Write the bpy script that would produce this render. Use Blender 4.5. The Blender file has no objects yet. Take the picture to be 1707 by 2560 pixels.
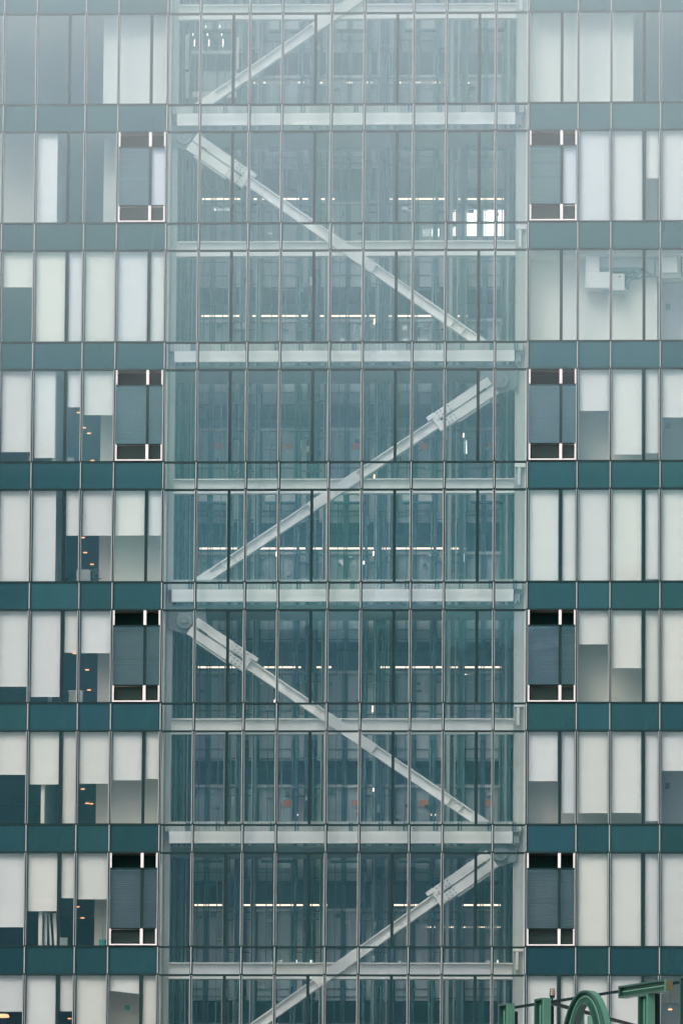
import bpy, math, random
from mathutils import Vector, Matrix
random.seed(7)
R = math.radians
scene = bpy.context.scene
C = scene.collection

# ------------------------------------------------------------------ camera
F_PX, IW, IH = 21053.4, 1707.0, 2560.0
YAW, PITCH, ROLL = -0.056890165, 0.165735286, 0.007607733
DIST = 300.0
fw = Vector((math.sin(YAW)*math.cos(PITCH), math.cos(YAW)*math.cos(PITCH), math.sin(PITCH)))
r0 = Vector((math.cos(YAW), -math.sin(YAW), 0))
u0 = r0.cross(fw)
rt = r0*math.cos(ROLL) + u0*math.sin(ROLL)
up = -r0*math.sin(ROLL) + u0*math.cos(ROLL)
cd = bpy.data.cameras.new('camera'); cam = bpy.data.objects.new('camera', cd); C.objects.link(cam)
m = Matrix.Identity(4)
for r in range(3):
    m[r][0] = rt[r]; m[r][1] = up[r]; m[r][2] = -fw[r]
m[1][3] = -DIST
cam.matrix_world = m
cd.sensor_fit = 'HORIZONTAL'; cd.sensor_width = 36.0; cd.lens = F_PX/IW*36.0
cd.clip_start = 1.0; cd.clip_end = 20000.0
scene.camera = cam

def at(px, py, Y=0.0):
    """point of the world seen at photo pixel (px, py) in the vertical plane y = Y"""
    d = fw + rt*((px-IW/2)/F_PX) - up*((py-IH/2)/F_PX)
    t = (Y + DIST)/d.y
    return Vector((d.x*t, Y, d.z*t))

# ------------------------------------------------------------------ light
SUN_EL, SUN_AZ = R(48), R(205)
w = bpy.data.worlds.new("World"); scene.world = w; w.use_nodes = True
nt = w.node_tree; nt.nodes.clear()
sky = nt.nodes.new('ShaderNodeTexSky'); sky.sky_type = 'NISHITA'; sky.sun_disc = False
sky.sun_elevation = SUN_EL; sky.sun_rotation = SUN_AZ
sky.air_density = 1.0; sky.dust_density = 6.0; sky.ozone_density = 1.0
hs = nt.nodes.new('ShaderNodeHueSaturation'); hs.inputs['Saturation'].default_value = 0.36
bg = nt.nodes.new('ShaderNodeBackground'); bg.inputs['Strength'].default_value = 0.15
wo = nt.nodes.new('ShaderNodeOutputWorld')
nt.links.new(sky.outputs[0], hs.inputs['Color']); nt.links.new(hs.outputs[0], bg.inputs['Color']); nt.links.new(bg.outputs[0], wo.inputs['Surface'])
sl = bpy.data.lights.new('sun', 'SUN'); sl.energy = 0.9; sl.angle = R(35); sl.color = (1.0, 0.97, 0.93)
so = bpy.data.objects.new('sun', sl); C.objects.link(so)
sd = Vector((math.sin(SUN_AZ)*math.cos(SUN_EL), math.cos(SUN_AZ)*math.cos(SUN_EL), math.sin(SUN_EL)))
so.rotation_euler = sd.to_track_quat('Z', 'Y').to_euler(); so.location = (0, -50, 150)
vs = scene.view_settings; scene.display_settings.display_device = 'sRGB'
vs.view_transform = 'Standard'; vs.look = 'None'; vs.gamma = 1.0; vs.use_curve_mapping = False
vs.exposure = 0.65
scene.render.engine = 'CYCLES'
cy = scene.cycles
cy.max_bounces = 10; cy.diffuse_bounces = 4; cy.glossy_bounces = 3; cy.transparent_max_bounces = 24
cy.volume_bounces = 3; cy.sample_clamp_indirect = 4.0; cy.use_denoising = True
cy.caustics_reflective = False; cy.caustics_refractive = False

# ------------------------------------------------------------------ materials
MATS = {}
def mat(name, col, rough=0.6, metal=0.0, var=0.0, col2=None, nscale=2.0, namt=0.08, bump=0.0, emit=None, estr=0.0, spec=0.5, stretch=(1,1,1)):
    mt = bpy.data.materials.new(name); mt.use_nodes = True; t = mt.node_tree
    b = t.nodes['Principled BSDF']
    b.inputs['Roughness'].default_value = rough; b.inputs['Metallic'].default_value = metal
    b.inputs['Specular IOR Level'].default_value = spec
    tc = t.nodes.new('ShaderNodeTexCoord'); mp = t.nodes.new('ShaderNodeMapping'); mp.inputs['Scale'].default_value = stretch
    no = t.nodes.new('ShaderNodeTexNoise'); no.inputs['Scale'].default_value = nscale; no.inputs['Detail'].default_value = 6
    t.links.new(tc.outputs['Object'], mp.inputs[0]); t.links.new(mp.outputs[0], no.inputs['Vector'])
    oi = t.nodes.new('ShaderNodeObjectInfo')
    mx = t.nodes.new('ShaderNodeMix'); mx.data_type = 'RGBA'
    mx.inputs[6].default_value = (*col, 1); mx.inputs[7].default_value = (*(col2 or col), 1)
    t.links.new(oi.outputs['Random'], mx.inputs[0])
    # value = 1 + namt*(noise-.5) + var*(random-.5)
    a = t.nodes.new('ShaderNodeMath'); a.operation = 'MULTIPLY_ADD'; a.inputs[1].default_value = namt*2; a.inputs[2].default_value = 1-namt
    t.links.new(no.outputs['Fac'], a.inputs[0])
    r7 = t.nodes.new('ShaderNodeMath'); r7.operation = 'MULTIPLY'; r7.inputs[1].default_value = 7.31
    r8 = t.nodes.new('ShaderNodeMath'); r8.operation = 'FRACT'
    t.links.new(oi.outputs['Random'], r7.inputs[0]); t.links.new(r7.outputs[0], r8.inputs[0])
    c = t.nodes.new('ShaderNodeMath'); c.operation = 'MULTIPLY_ADD'; c.inputs[1].default_value = var*2; c.inputs[2].default_value = -var
    t.links.new(r8.outputs[0], c.inputs[0])
    s = t.nodes.new('ShaderNodeMath'); s.operation = 'ADD'; t.links.new(a.outputs[0], s.inputs[0]); t.links.new(c.outputs[0], s.inputs[1])
    vm = t.nodes.new('ShaderNodeVectorMath'); vm.operation = 'SCALE'
    t.links.new(mx.outputs[2], vm.inputs[0]); t.links.new(s.outputs[0], vm.inputs['Scale'])
    t.links.new(vm.outputs[0], b.inputs['Base Color'])
    if bump:
        bp = t.nodes.new('ShaderNodeBump'); bp.inputs['Strength'].default_value = bump; bp.inputs['Distance'].default_value = 0.02
        t.links.new(no.outputs['Fac'], bp.inputs['Height']); t.links.new(bp.outputs[0], b.inputs['Normal'])
    if emit:
        b.inputs['Emission Color'].default_value = (*emit, 1); b.inputs['Emission Strength'].default_value = estr
    MATS[name] = mt
    return mt

def glass_mat(name, tint, refl, fac, tint2=None, refl2=None):
    mt = bpy.data.materials.new(name); mt.use_nodes = True; t = mt.node_tree; t.nodes.clear()
    out = t.nodes.new('ShaderNodeOutputMaterial'); mix = t.nodes.new('ShaderNodeMixShader')
    tr = t.nodes.new('ShaderNodeBsdfTransparent'); gl = t.nodes.new('ShaderNodeBsdfGlossy'); gl.inputs['Roughness'].default_value = 0.02
    oi = t.nodes.new('ShaderNodeObjectInfo')
    for (a, b, sock) in ((tint, tint2 or tint, tr.inputs['Color']), (refl, refl2 or refl, gl.inputs['Color'])):
        mx = t.nodes.new('ShaderNodeMix'); mx.data_type = 'RGBA'
        mx.inputs[6].default_value = (*a, 1); mx.inputs[7].default_value = (*b, 1)
        t.links.new(oi.outputs['Random'], mx.inputs[0]); t.links.new(mx.outputs[2], sock)
    fr = t.nodes.new('ShaderNodeLayerWeight'); fr.inputs['Blend'].default_value = 0.25
    ma = t.nodes.new('ShaderNodeMath'); ma.operation = 'MULTIPLY_ADD'; ma.inputs[1].default_value = 0.6; ma.inputs[2].default_value = fac
    ma.use_clamp = True
    t.links.new(fr.outputs['Fresnel'], ma.inputs[0]) ; t.links.new(ma.outputs[0], mix.inputs[0])
    tc = t.nodes.new('ShaderNodeTexCoord'); no = t.nodes.new('ShaderNodeTexNoise'); no.inputs['Scale'].default_value = 0.9
    bp = t.nodes.new('ShaderNodeBump'); bp.inputs['Strength'].default_value = 0.15; bp.inputs['Distance'].default_value = 0.01
    t.links.new(tc.outputs['Object'], no.inputs['Vector']); t.links.new(no.outputs['Fac'], bp.inputs['Height']); t.links.new(bp.outputs[0], gl.inputs['Normal'])
    t.links.new(tr.outputs[0], mix.inputs[1]); t.links.new(gl.outputs[0], mix.inputs[2]); t.links.new(mix.outputs[0], out.inputs['Surface'])
    MATS[name] = mt
    return mt

glass_mat('clear_glass', (0.968, 0.966, 0.950), (0.30, 0.80, 0.88), 0.050, (0.958, 0.962, 0.962), (0.38, 0.80, 1.0))
mat('spandrel', (0.009, 0.028, 0.027), 0.10, var=0.30, col2=(0.008, 0.026, 0.037), nscale=1.6, namt=0.28, spec=0.5, stretch=(2.5, 1, 0.5))
_b = MATS['spandrel'].node_tree.nodes['Principled BSDF']; _b.inputs['IOR'].default_value = 1.85; _b.inputs['Specular Tint'].default_value = (0.30, 0.84, 0.92, 1)
mat('reflection_hillside', (0.20, 0.26, 0.27), 0.9, namt=0.4, nscale=0.02, spec=0.1)  # pale misty veil put into the colour, for the reflections only
mat('beam_white', (0.93, 0.93, 0.92), 0.5, namt=0.06, nscale=1.5)
mat('column_grey', (0.52, 0.54, 0.53), 0.6, namt=0.10, nscale=0.6)
mat('dark_frame', (0.008, 0.026, 0.028), 0.6, namt=0.1, spec=0.15)
mat('aluminium', (0.30, 0.315, 0.32), 0.5, metal=0.2, namt=0.12, nscale=3)
mat('pale_frame', (0.72, 0.65, 0.64), 0.5, namt=0.08)
mat('steel_white', (0.78, 0.78, 0.765), 0.55, namt=0.16, nscale=2.2, var=0.03)
mat('deck', (0.46, 0.50, 0.48), 0.6, namt=0.2, nscale=3)
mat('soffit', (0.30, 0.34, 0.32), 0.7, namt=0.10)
mat('bolt', (0.08, 0.10, 0.10), 0.5)
mat('blind', (0.90, 0.87, 0.835), 0.85, var=0.05, col2=(0.87, 0.865, 0.855), nscale=1.6, namt=0.07, spec=0.2)
mat('blind_lilac', (0.90, 0.87, 0.97), 0.8, namt=0.10, nscale=2.0, spec=0.2, stretch=(3, 1, 0.5))
mat('plaster', (0.80, 0.79, 0.74), 0.85, namt=0.04, nscale=1.0, spec=0.2)
mat('taupe', (0.74, 0.68, 0.60), 0.85, namt=0.05, nscale=1.0, spec=0.2)
mat('ceiling', (0.62, 0.62, 0.60), 0.9, namt=0.05, spec=0.2)
mat('carpet', (0.06, 0.10, 0.10), 0.95, namt=0.2, spec=0.1)
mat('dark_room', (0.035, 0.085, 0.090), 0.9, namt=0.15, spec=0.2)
mat('door_grey', (0.46, 0.47, 0.48), 0.6, namt=0.05)
mat('sign_blue', (0.10, 0.16, 0.17), 0.5)
mat('louvre_dark', (0.06, 0.11, 0.10), 0.6)
mat('screen_dark', (0.16, 0.22, 0.23), 0.8)
mat('louvre_grey', (0.40, 0.46, 0.47), 0.6, var=0.12, col2=(0.38, 0.44, 0.50), namt=0.1)
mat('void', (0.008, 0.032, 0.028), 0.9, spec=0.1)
mat('shaft_panel', (0.52, 0.59, 0.64), 0.7, var=0.10, col2=(0.52, 0.60, 0.60), namt=0.12, nscale=1.3, stretch=(2.5, 1, 0.6))
mat('shaft_light', (0.46, 0.49, 0.48), 0.6, var=0.12, namt=0.15, nscale=1.3, stretch=(3, 1, .4))
mat('shaft_dark', (0.030, 0.125, 0.150), 0.5, var=0.3, namt=0.2)
mat('shaft_mid', (0.11, 0.21, 0.24), 0.5, var=0.4, namt=0.2, col2=(0.10, 0.20, 0.20))
# the lift shaft panels are frosted glass: part of the lobby shows through
_t = MATS['shaft_panel'].node_tree; _b = _t.nodes['Principled BSDF']; _o = _t.nodes['Material Output']
_m = _t.nodes.new('ShaderNodeMixShader'); _m.inputs[0].default_value = 0.35; _tr = _t.nodes.new('ShaderNodeBsdfTransparent')
_t.links.new(_b.outputs[0], _m.inputs[1]); _t.links.new(_tr.outputs[0], _m.inputs[2]); _t.links.new(_m.outputs[0], _o.inputs['Surface'])
mat('gusset', (0.20, 0.24, 0.245), 0.6, namt=0.08)  # recess shade and fog put into a darker grey than the braces
mat('notice', (0.55, 0.22, 0.13), 0.7)
mat('grey_box', (0.40, 0.41, 0.38), 0.8)
mat('teal_plastic', (0.05, 0.36, 0.34), 0.5)
mat('leaf', (0.04, 0.10, 0.05), 0.7)
mat('ac_white', (0.74, 0.74, 0.72), 0.5, namt=0.04)
mat('duct', (0.40, 0.44, 0.45), 0.45, namt=0.14, nscale=2, metal=0.1)
mat('duct_dark', (0.07, 0.13, 0.15), 0.6)
mat('lamp_warm', (0.9, 0.8, 0.7), 0.5, emit=(1.0, 0.78, 0.62), estr=1.15)
mat('lamp_orange', (0.9, 0.7, 0.5), 0.5, emit=(1.0, 0.42, 0.20), estr=1.3)
mat('daylight_glow', (0.9, 0.9, 0.88), 0.5, emit=(1.0, 0.99, 0.95), estr=1.5)  # emission imitates daylight, no lamp here
mat('lamp_white', (0.9, 0.9, 0.9), 0.5, emit=(1.0, 0.96, 0.88), estr=1.4)
mat('sign_green', (0.013, 0.080, 0.054), 0.5, var=0.06, nscale=9, namt=0.35, bump=0.4)
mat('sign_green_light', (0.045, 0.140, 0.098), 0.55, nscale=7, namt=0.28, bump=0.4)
mat('sign_edge', (0.012, 0.050, 0.040), 0.5, nscale=9, namt=0.3)
mat('rust', (0.085, 0.075, 0.030), 0.8, nscale=14, namt=0.4)
mat('sign_steel', (0.006, 0.016, 0.018), 0.7, namt=0.2, spec=0.1)
mat('tube', (0.10, 0.22, 0.16), 0.3)
mat('beacon_red', (0.62, 0.36, 0.31), 0.4)
mat('concrete', (0.32, 0.32, 0.30), 0.85, namt=0.12, nscale=0.4)
mat('asphalt', (0.05, 0.05, 0.052), 0.9, namt=0.2, nscale=0.3)
mat('far_wall', (0.22, 0.36, 0.42), 0.85, namt=0.1)

# ------------------------------------------------------------------ mesh helper
class MB:
    def __init__(s): s.v = []; s.f = []
    def box(s, x0, x1, y0, y1, z0, z1):
        if x0 > x1: x0, x1 = x1, x0
        if y0 > y1: y0, y1 = y1, y0
        if z0 > z1: z0, z1 = z1, z0
        n = len(s.v)
        s.v += [(x0,y0,z0),(x1,y0,z0),(x1,y1,z0),(x0,y1,z0),(x0,y0,z1),(x1,y0,z1),(x1,y1,z1),(x0,y1,z1)]
        s.f += [tuple(n+i for i in q) for q in ((0,3,2,1),(4,5,6,7),(0,1,5,4),(1,2,6,5),(2,3,7,6),(3,0,4,7))]
        return s
    def prism(s, pts, a, b):
        """extrude polygon of vectors 'pts' between offset vectors a and b"""
        n = len(s.v); k = len(pts); a = Vector(a); b = Vector(b)
        s.v += [tuple(Vector(p)+a) for p in pts] + [tuple(Vector(p)+b) for p in pts]
        s.f.append(tuple(n+i for i in range(k))); s.f.append(tuple(n+k+i for i in reversed(range(k))))
        for i in range(k):
            j = (i+1) % k; s.f.append((n+j, n+i, n+k+i, n+k+j))
        return s
    def bar(s, p, q, w, h, side=None):
        p = Vector(p); q = Vector(q); d = (q-p).normalized()
        sd_ = Vector(side) if side else (d.cross(Vector((0,0,1))) if abs(d.z) < .99 else Vector((1,0,0)))
        sd_.normalize(); u = sd_.cross(d).normalized()
        c = [p + sd_*(w/2*i) + u*(h/2*j) for i, j in ((-1,-1),(1,-1),(1,1),(-1,1))]
        return s.prism(c, (0,0,0), q-p)
    def cyl(s, p, q, r, n=10, r2=None):
        p = Vector(p); q = Vector(q); d = (q-p).normalized(); r2 = r if r2 is None else r2
        a = d.cross(Vector((0,0,1)) if abs(d.z) < .9 else Vector((1,0,0))).normalized(); b = d.cross(a)
        m0 = len(s.v)
        for c, rr in ((p, r), (q, r2)):
            s.v += [tuple(c + a*(rr*math.cos(2*math.pi*i/n)) + b*(rr*math.sin(2*math.pi*i/n))) for i in range(n)]
        for i in range(n):
            j = (i+1) % n; s.f.append((m0+i, m0+j, m0+n+j, m0+n+i))
        s.f.append(tuple(m0+i for i in reversed(range(n)))); s.f.append(tuple(m0+n+i for i in range(n)))
        return s
    def build(s, name, mt, parent=None, kind=None, origin=None, bevel=0):
        me = bpy.data.meshes.new(name)
        o_ = Vector(origin) if origin is not None else Vector((0,0,0))
        if origin is None and s.v:
            xs = [v[0] for v in s.v]; ys = [v[1] for v in s.v]; zs = [v[2] for v in s.v]
            o_ = Vector(((min(xs)+max(xs))/2, (min(ys)+max(ys))/2, min(zs)))
        me.from_pydata([tuple(Vector(v)-o_) for v in s.v], [], s.f); me.update()
        me.materials.append(MATS[mt] if isinstance(mt, str) else mt)
        o = bpy.data.objects.new(name, me); C.objects.link(o)
        if parent is not None:
            o.parent = parent
            pw = parent['_w'] if '_w' in parent else (0,0,0)
            o.location = o_ - Vector(pw)
        else: o.location = o_
        o['_w'] = tuple(o_)
        if kind: o['kind'] = kind
        if bevel:
            bv = o.modifiers.new('edge', 'BEVEL'); bv.width = bevel; bv.segments = 2; bv.limit_method = 'ANGLE'
        return o
def box(*a): return MB().box(*a)
def tag(o, label, cat, group=None):
    o['label'] = label; o['category'] = cat
    if group: o['group'] = group
    return o
def thing(name, loc, label, cat, group=None):
    o = bpy.data.objects.new(name, None); C.objects.link(o); o.location = loc; o['_w'] = tuple(loc)
    return tag(o, label, cat, group)

# ------------------------------------------------------------------ setting
GZ = -1.7
o = MB(); o.v = [(-6000,-6000,GZ),(6000,-6000,GZ),(6000,6000,GZ),(-6000,6000,GZ)]; o.f = [(0,1,2,3)]
g = o.build('ground', 'concrete', kind='structure')
r_ = box(-400, 400, -60, -46, GZ-0.3, GZ+0.004).build('road', 'asphalt', kind='structure')
# low cloud: the rainy cloud base hangs across the upper storeys
CLOUD_Z = 51.5
vm_ = bpy.data.materials.new('cloud_vapour'); vm_.use_nodes = True; t = vm_.node_tree; t.nodes.clear()
vo = t.nodes.new('ShaderNodeOutputMaterial'); pv = t.nodes.new('ShaderNodeVolumePrincipled')
pv.inputs['Color'].default_value = (0.90, 0.965, 1.0, 1); pv.inputs['Density'].default_value = 0.0053; pv.inputs['Anisotropy'].default_value = 0.2
t.links.new(pv.outputs[0], vo.inputs['Volume'])
MATS['cloud_vapour'] = vm_
# unseen hill added behind the camera to shape the glass reflections
hl = MB(); nx, ny = 60, 14; rnd = random.Random(5); ridge = [0.0]*(nx+1)
for i in range(nx+1): ridge[i] = 250+40*math.sin(i*.55+1)+22*math.sin(i*1.7)+14*math.sin(i*3.1)
for j in range(ny+1):
    for i in range(nx+1):
        q = j/ny; hl.v.append((-1500+3000*i/nx, -430-560*q+12*math.sin(i*2.3+j), GZ-1+ridge[i]*(q**1.15)+6*math.sin(i*1.9+j*2.7)*q))
for j in range(ny):
    for i in range(nx): a = j*(nx+1)+i; hl.f.append((a+1, a, a+nx+1, a+nx+2))
hl.build('reflection_hill', 'reflection_hillside', kind='structure')
cl = box(-260, 240, -205, 60, CLOUD_Z, 90).build('haze', 'cloud_vapour', kind='stuff')

# ------------------------------------------------------------------ tower grid
X0, Z0, FH, WU = -29.563876, 69.797848, 4.4197816, 1.0127407
U = 0.6
def X(u): return X0 + U*u
def zb(i): return Z0 - (i+1)*FH
def zt(i): return Z0 - i*FH - WU
ROWS = range(-1, 10)
MULL = [-8, -5, -3, 0, 2, 5, 7, 10, 12, 15, 17, 20, 22, 25, 27, 30, 32, 35, 37, 40, 42, 45, 47]
MIDS_U = [-6, -1, 4, 9, 14, 19, 24, 29, 34, 39, 44]
UL, UR = -8, 47
tower = thing('office_tower', (X(20), 0, GZ), 'glass curtain wall office tower with teal spandrel bands and glazed braced lift core', 'building')
ZTOP, ZBOT = zt(-1)+0.02, zb(9)

# body outside the part in view
box(X(UL), X(UR), 0.2, 24, GZ, ZBOT-0.02).build('lower_wall', 'spandrel', tower)
box(X(UL), X(UR), 0.2, 24, ZTOP+0.03, 84).build('upper_wall', 'spandrel', tower)
for xa, xb_ in ((X(UL)-0.35, X(UL)-0.02), (X(UR)+0.02, X(UR)+0.35)):
    box(xa, xb_, -0.05, 24, GZ, 84).build('side_wall', 'spandrel', tower)

# mullions with aluminium cover caps
for u in MULL:
    b = MB(); core = 10 < u < 32
    b.box(X(u)-0.05, X(u)+0.05, -0.05, 0.12, ZBOT, ZTOP)
    mo = b.build('mullion', 'dark_frame', tower)
    c = MB()
    for i in ROWS:
        c.box(X(u)-0.053, X(u)-0.024, -0.080, -0.052, zb(i)+0.03, zt(i)-0.03)
        c.box(X(u)+0.026, X(u)+0.044, -0.080, -0.052, zb(i)+0.03, zt(i)-0.03)
        c.box(X(u)-0.026, X(u)+0.012, -0.080, -0.052, zt(i)+0.03, zb(i-1)-0.03)
    c.build('cover_cap', 'aluminium', mo)
# transoms: the core's sit a touch lower than the wings'
for i in ROWS:
    for z in (zb(i), zt(i)):
        for ua, ub, dz in ((UL, 10, 0), (10, 32, -0.022), (32, UR, 0)):
            box(X(ua)+0.052, X(ub)-0.052, -0.045, 0.10, z-0.032+dz, z+0.032+dz).build('transom', 'dark_frame', tower)

def is_vent(u, i): return i in (1, 3, 5, 7) and u in (7, 32)
UP = [(MULL[k], MULL[k+1]) for k in range(len(MULL)-1)]
def tilt(o, a=0.0022):
    o.rotation_euler = (random.uniform(-a, a), 0, random.uniform(-a, a))
n_p = 0
for i in ROWS:
    for ua, ub in UP:
        core = 10 <= ua < 32
        # spandrel zone above window row i
        s = box(X(ua)+0.052, X(ub)-0.052, 0.0, 0.022, zt(i)+0.034-(0.022 if core else 0), zb(i-1)-0.034-(0.022 if core else 0))
        o = s.build('spandrel_glass' if core else 'spandrel_panel', 'clear_glass' if core else 'spandrel', tower); tilt(o)
        if is_vent(ua, i): continue
        if i in (-1, 9) and (ua < 0 or ua >= 42): pass
        segs = [(ua, ub)] if ub-ua == 2 else [(ua, ua+2), (ua+2, ub)]
        if ub-ua == 3:
            um = ua+2; dz = 0.022 if core else 0
            box(X(um)-0.052, X(um)+0.052, -0.03, 0.10, zb(i)+0.034-dz, zt(i)-0.034-dz).build('window_bar', 'dark_frame', tower)
        for a_, b_ in segs:
            dz = 0.022 if core else 0
            o = box(X(a_)+0.054, X(b_)-0.054, 0.0, 0.018, zb(i)+0.034-dz, zt(i)-0.034-dz).build('window_pane', 'clear_glass', tower); tilt(o)

# ventilation windows (open flaps above and below a louvre-backed pane)
def vent(ua, i):
    um, ub = ua+2, ua+3
    x0, x1, xm = X(ua)+0.052, X(ub)-0.052, X(um)
    z0, z1 = zb(i)+0.034, zt(i)-0.034
    zu, zl = z1-0.53, z0+0.60
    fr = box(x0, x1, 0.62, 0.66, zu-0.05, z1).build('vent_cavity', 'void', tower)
    for x, w_ in ((x0+0.024, 0.048), (xm, 0.10), (x1-0.024, 0.048)):
        box(x-w_/2, x+w_/2, -0.10, 0.06, zu, z1).build('vent_frame', 'pale_frame', fr)
        box(x-w_/2, x+w_/2, -0.10, 0.06, z0, zl).build('vent_frame', 'pale_frame', fr)
    for a_, b_ in ((x0+.048, xm-0.05), (xm+0.05, x1-.048)): box(a_, b_, -0.10, 0.06, z0, z0+0.045).build('vent_sill', 'pale_frame', fr)
    box(x0, x1, -0.03, 0.10, zu-0.03, zu).build('vent_rail', 'dark_frame', fr); box(x0, x1, -0.06, 0.10, zl, zl+0.03).build('vent_rail', 'dark_frame', fr)
    box(xm-0.05, xm+0.05, -0.03, 0.09, zl+0.03, zu-0.03).build('window_bar', 'dark_frame', fr)
    for a_, b_ in ((x0, xm-0.05), (xm+0.05, x1)):
        o = box(a_, b_, 0.0, 0.018, zl+0.034, zu-0.034).build('window_pane', 'clear_glass', tower); tilt(o)
    # cavity behind upper opening
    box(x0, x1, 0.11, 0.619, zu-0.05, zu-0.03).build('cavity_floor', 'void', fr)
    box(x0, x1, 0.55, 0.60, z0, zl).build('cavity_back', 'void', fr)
    sl_ = MB(); z = z0+0.08
    while z < zl-0.03:
        for a_, b_ in ((x0+0.06, xm-0.055), (xm+0.055, x1-0.06)):
            sl_.prism([(a_, 0.10, z+0.026), (a_, 0.16, z), (a_, 0.16, z-0.006), (a_, 0.10, z+0.020)], (0,0,0), (b_-a_, 0, 0))
        z += 0.043
    sl_.build('louvre_slat', 'louvre_dark', fr, kind='stuff')
    # grey slatted screen behind the fixed pane
    sc = MB(); z = zl+0.05
    lil = (i == 1)
    while z < zu-0.04:
        for a_, b_ in ((x0, xm-0.05), (xm+0.05, x1)):
            if lil and a_ > xm: continue
            sc.prism([(a_, 0.20, z+0.056), (a_, 0.245, z), (a_, 0.25, z), (a_, 0.205, z+0.060)], (0,0,0), (b_-a_, 0, 0))
        z += 0.076
        o = sc.build('screen_slat', 'louvre_grey', tower, kind='stuff')
    box(x0, x1 if not lil else xm, 0.29, 0.32, zl+0.04, zu-0.035).build('screen_back', 'screen_dark', tower)
for i in (1, 3, 5, 7):
    vent(7, i); vent(32, i)

# ------------------------------------------------------------------ wings: slabs and rooms
for i in ROWS:
    for ua, ub in ((UL, 10), (32, UR)):
        x0, x1 = X(ua)+(0.0 if ua == UL else 0.12), X(ub)-(0.12 if ub == 10 else 0)
        if ub == 10: x1 = X(10)-0.02
        box(x0, x1, 0.30, 21, zt(i)+0.04, zb(i-1)-0.04).build('floor_slab', 'ceiling', tower)
        box(x0, x1, 0.32, 21, zb(i-1)-0.036, zb(i-1)-0.006).build('floor_finish', 'plaster' if i in (1, 3) else 'carpet', tower)  # pale finish in two rows, added to bounce light into the rooms
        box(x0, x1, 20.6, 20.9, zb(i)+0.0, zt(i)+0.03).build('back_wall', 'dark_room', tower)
    # side walls of the wings against the core
    box(X(10)+0.02, X(10)+0.10, 0.3, 21, zb(i)-WU+0.02, zt(i)+0.0).build('core_wall', 'plaster', tower)
    box(X(32)-0.10, X(32)-0.02, 0.3, 21, zb(i)-WU+0.02, zt(i)+0.0).build('core_wall', 'plaster', tower)
    # left wing drywall next to the core, right wing corridor wall
    zl_, zh_ = zb(i)-0.004, zt(i)+0.036
    box(X(5.95) if i < 9 else X(6), X(10)-0.03, 1.5 if i else 0.8, 1.75, zl_, zh_).build('partition_wall', 'plaster' if i < 2 else 'taupe', tower)
    if i == 0: box(X(32)+0.03, X(38.3), 0.8, 1.0, zl_, zh_).build('partition_wall', 'plaster', tower)
    elif i > 0:
        box(X(32)+0.03, X(40)-0.15, 1.5 if i != 2 else 1.35, 2.1, zl_, zh_).build('partition_wall', 'plaster' if i == 2 else 'taupe', tower)
        box(X(41.4)+0.06, X(UR), 2.4, 2.6, zl_, zh_).build('partition_wall', 'plaster' if i == 2 else 'taupe', tower)
        dz_ = zl_ + 2.65
        box(X(40)-0.15, X(41.4)+0.06, 2.4, 2.6, dz_, zh_).build('partition_wall', 'plaster' if i == 2 else 'taupe', tower)
        dr = box(X(40)-0.13, X(41.4)+0.04, 2.47, 2.55, zl_, dz_-0.02).build('door', 'door_grey', tower)
        sg = box(X(40.25), X(40.25)+0.16, 2.445, 2.468, zl_+1.62, zl_+1.84).build('door_sign', 'sign_blue', dr)
    if i in (3, 4, 6, 7) or i == 1:
        pu = {1: 3.25, 3: 3.4, 4: 3.4, 6: 3.0, 7: 2.95}[i]
        box(X(pu)-0.13, X(pu), 0.42, 5.0, zl_, zh_).build('partition_wall', 'plaster', tower)
    if i == 1:
        box(X(-5), X(2)-0.05, 2.2, 2.4, zl_, zh_).build('partition_wall', 'taupe', tower)
    if i == 2:
        box(X(32)+0.03, X(45), 0.33, 2.39, zh_-0.20, zh_-0.004).build('bulkhead', 'plaster', tower)
lw = at(318, 2520, 1.4)
box(lw.x-0.09, lw.x+0.09, 1.47, 1.498, lw.z-0.09, lw.z+0.09).build('door_sign', 'teal_plastic', tower)

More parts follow.
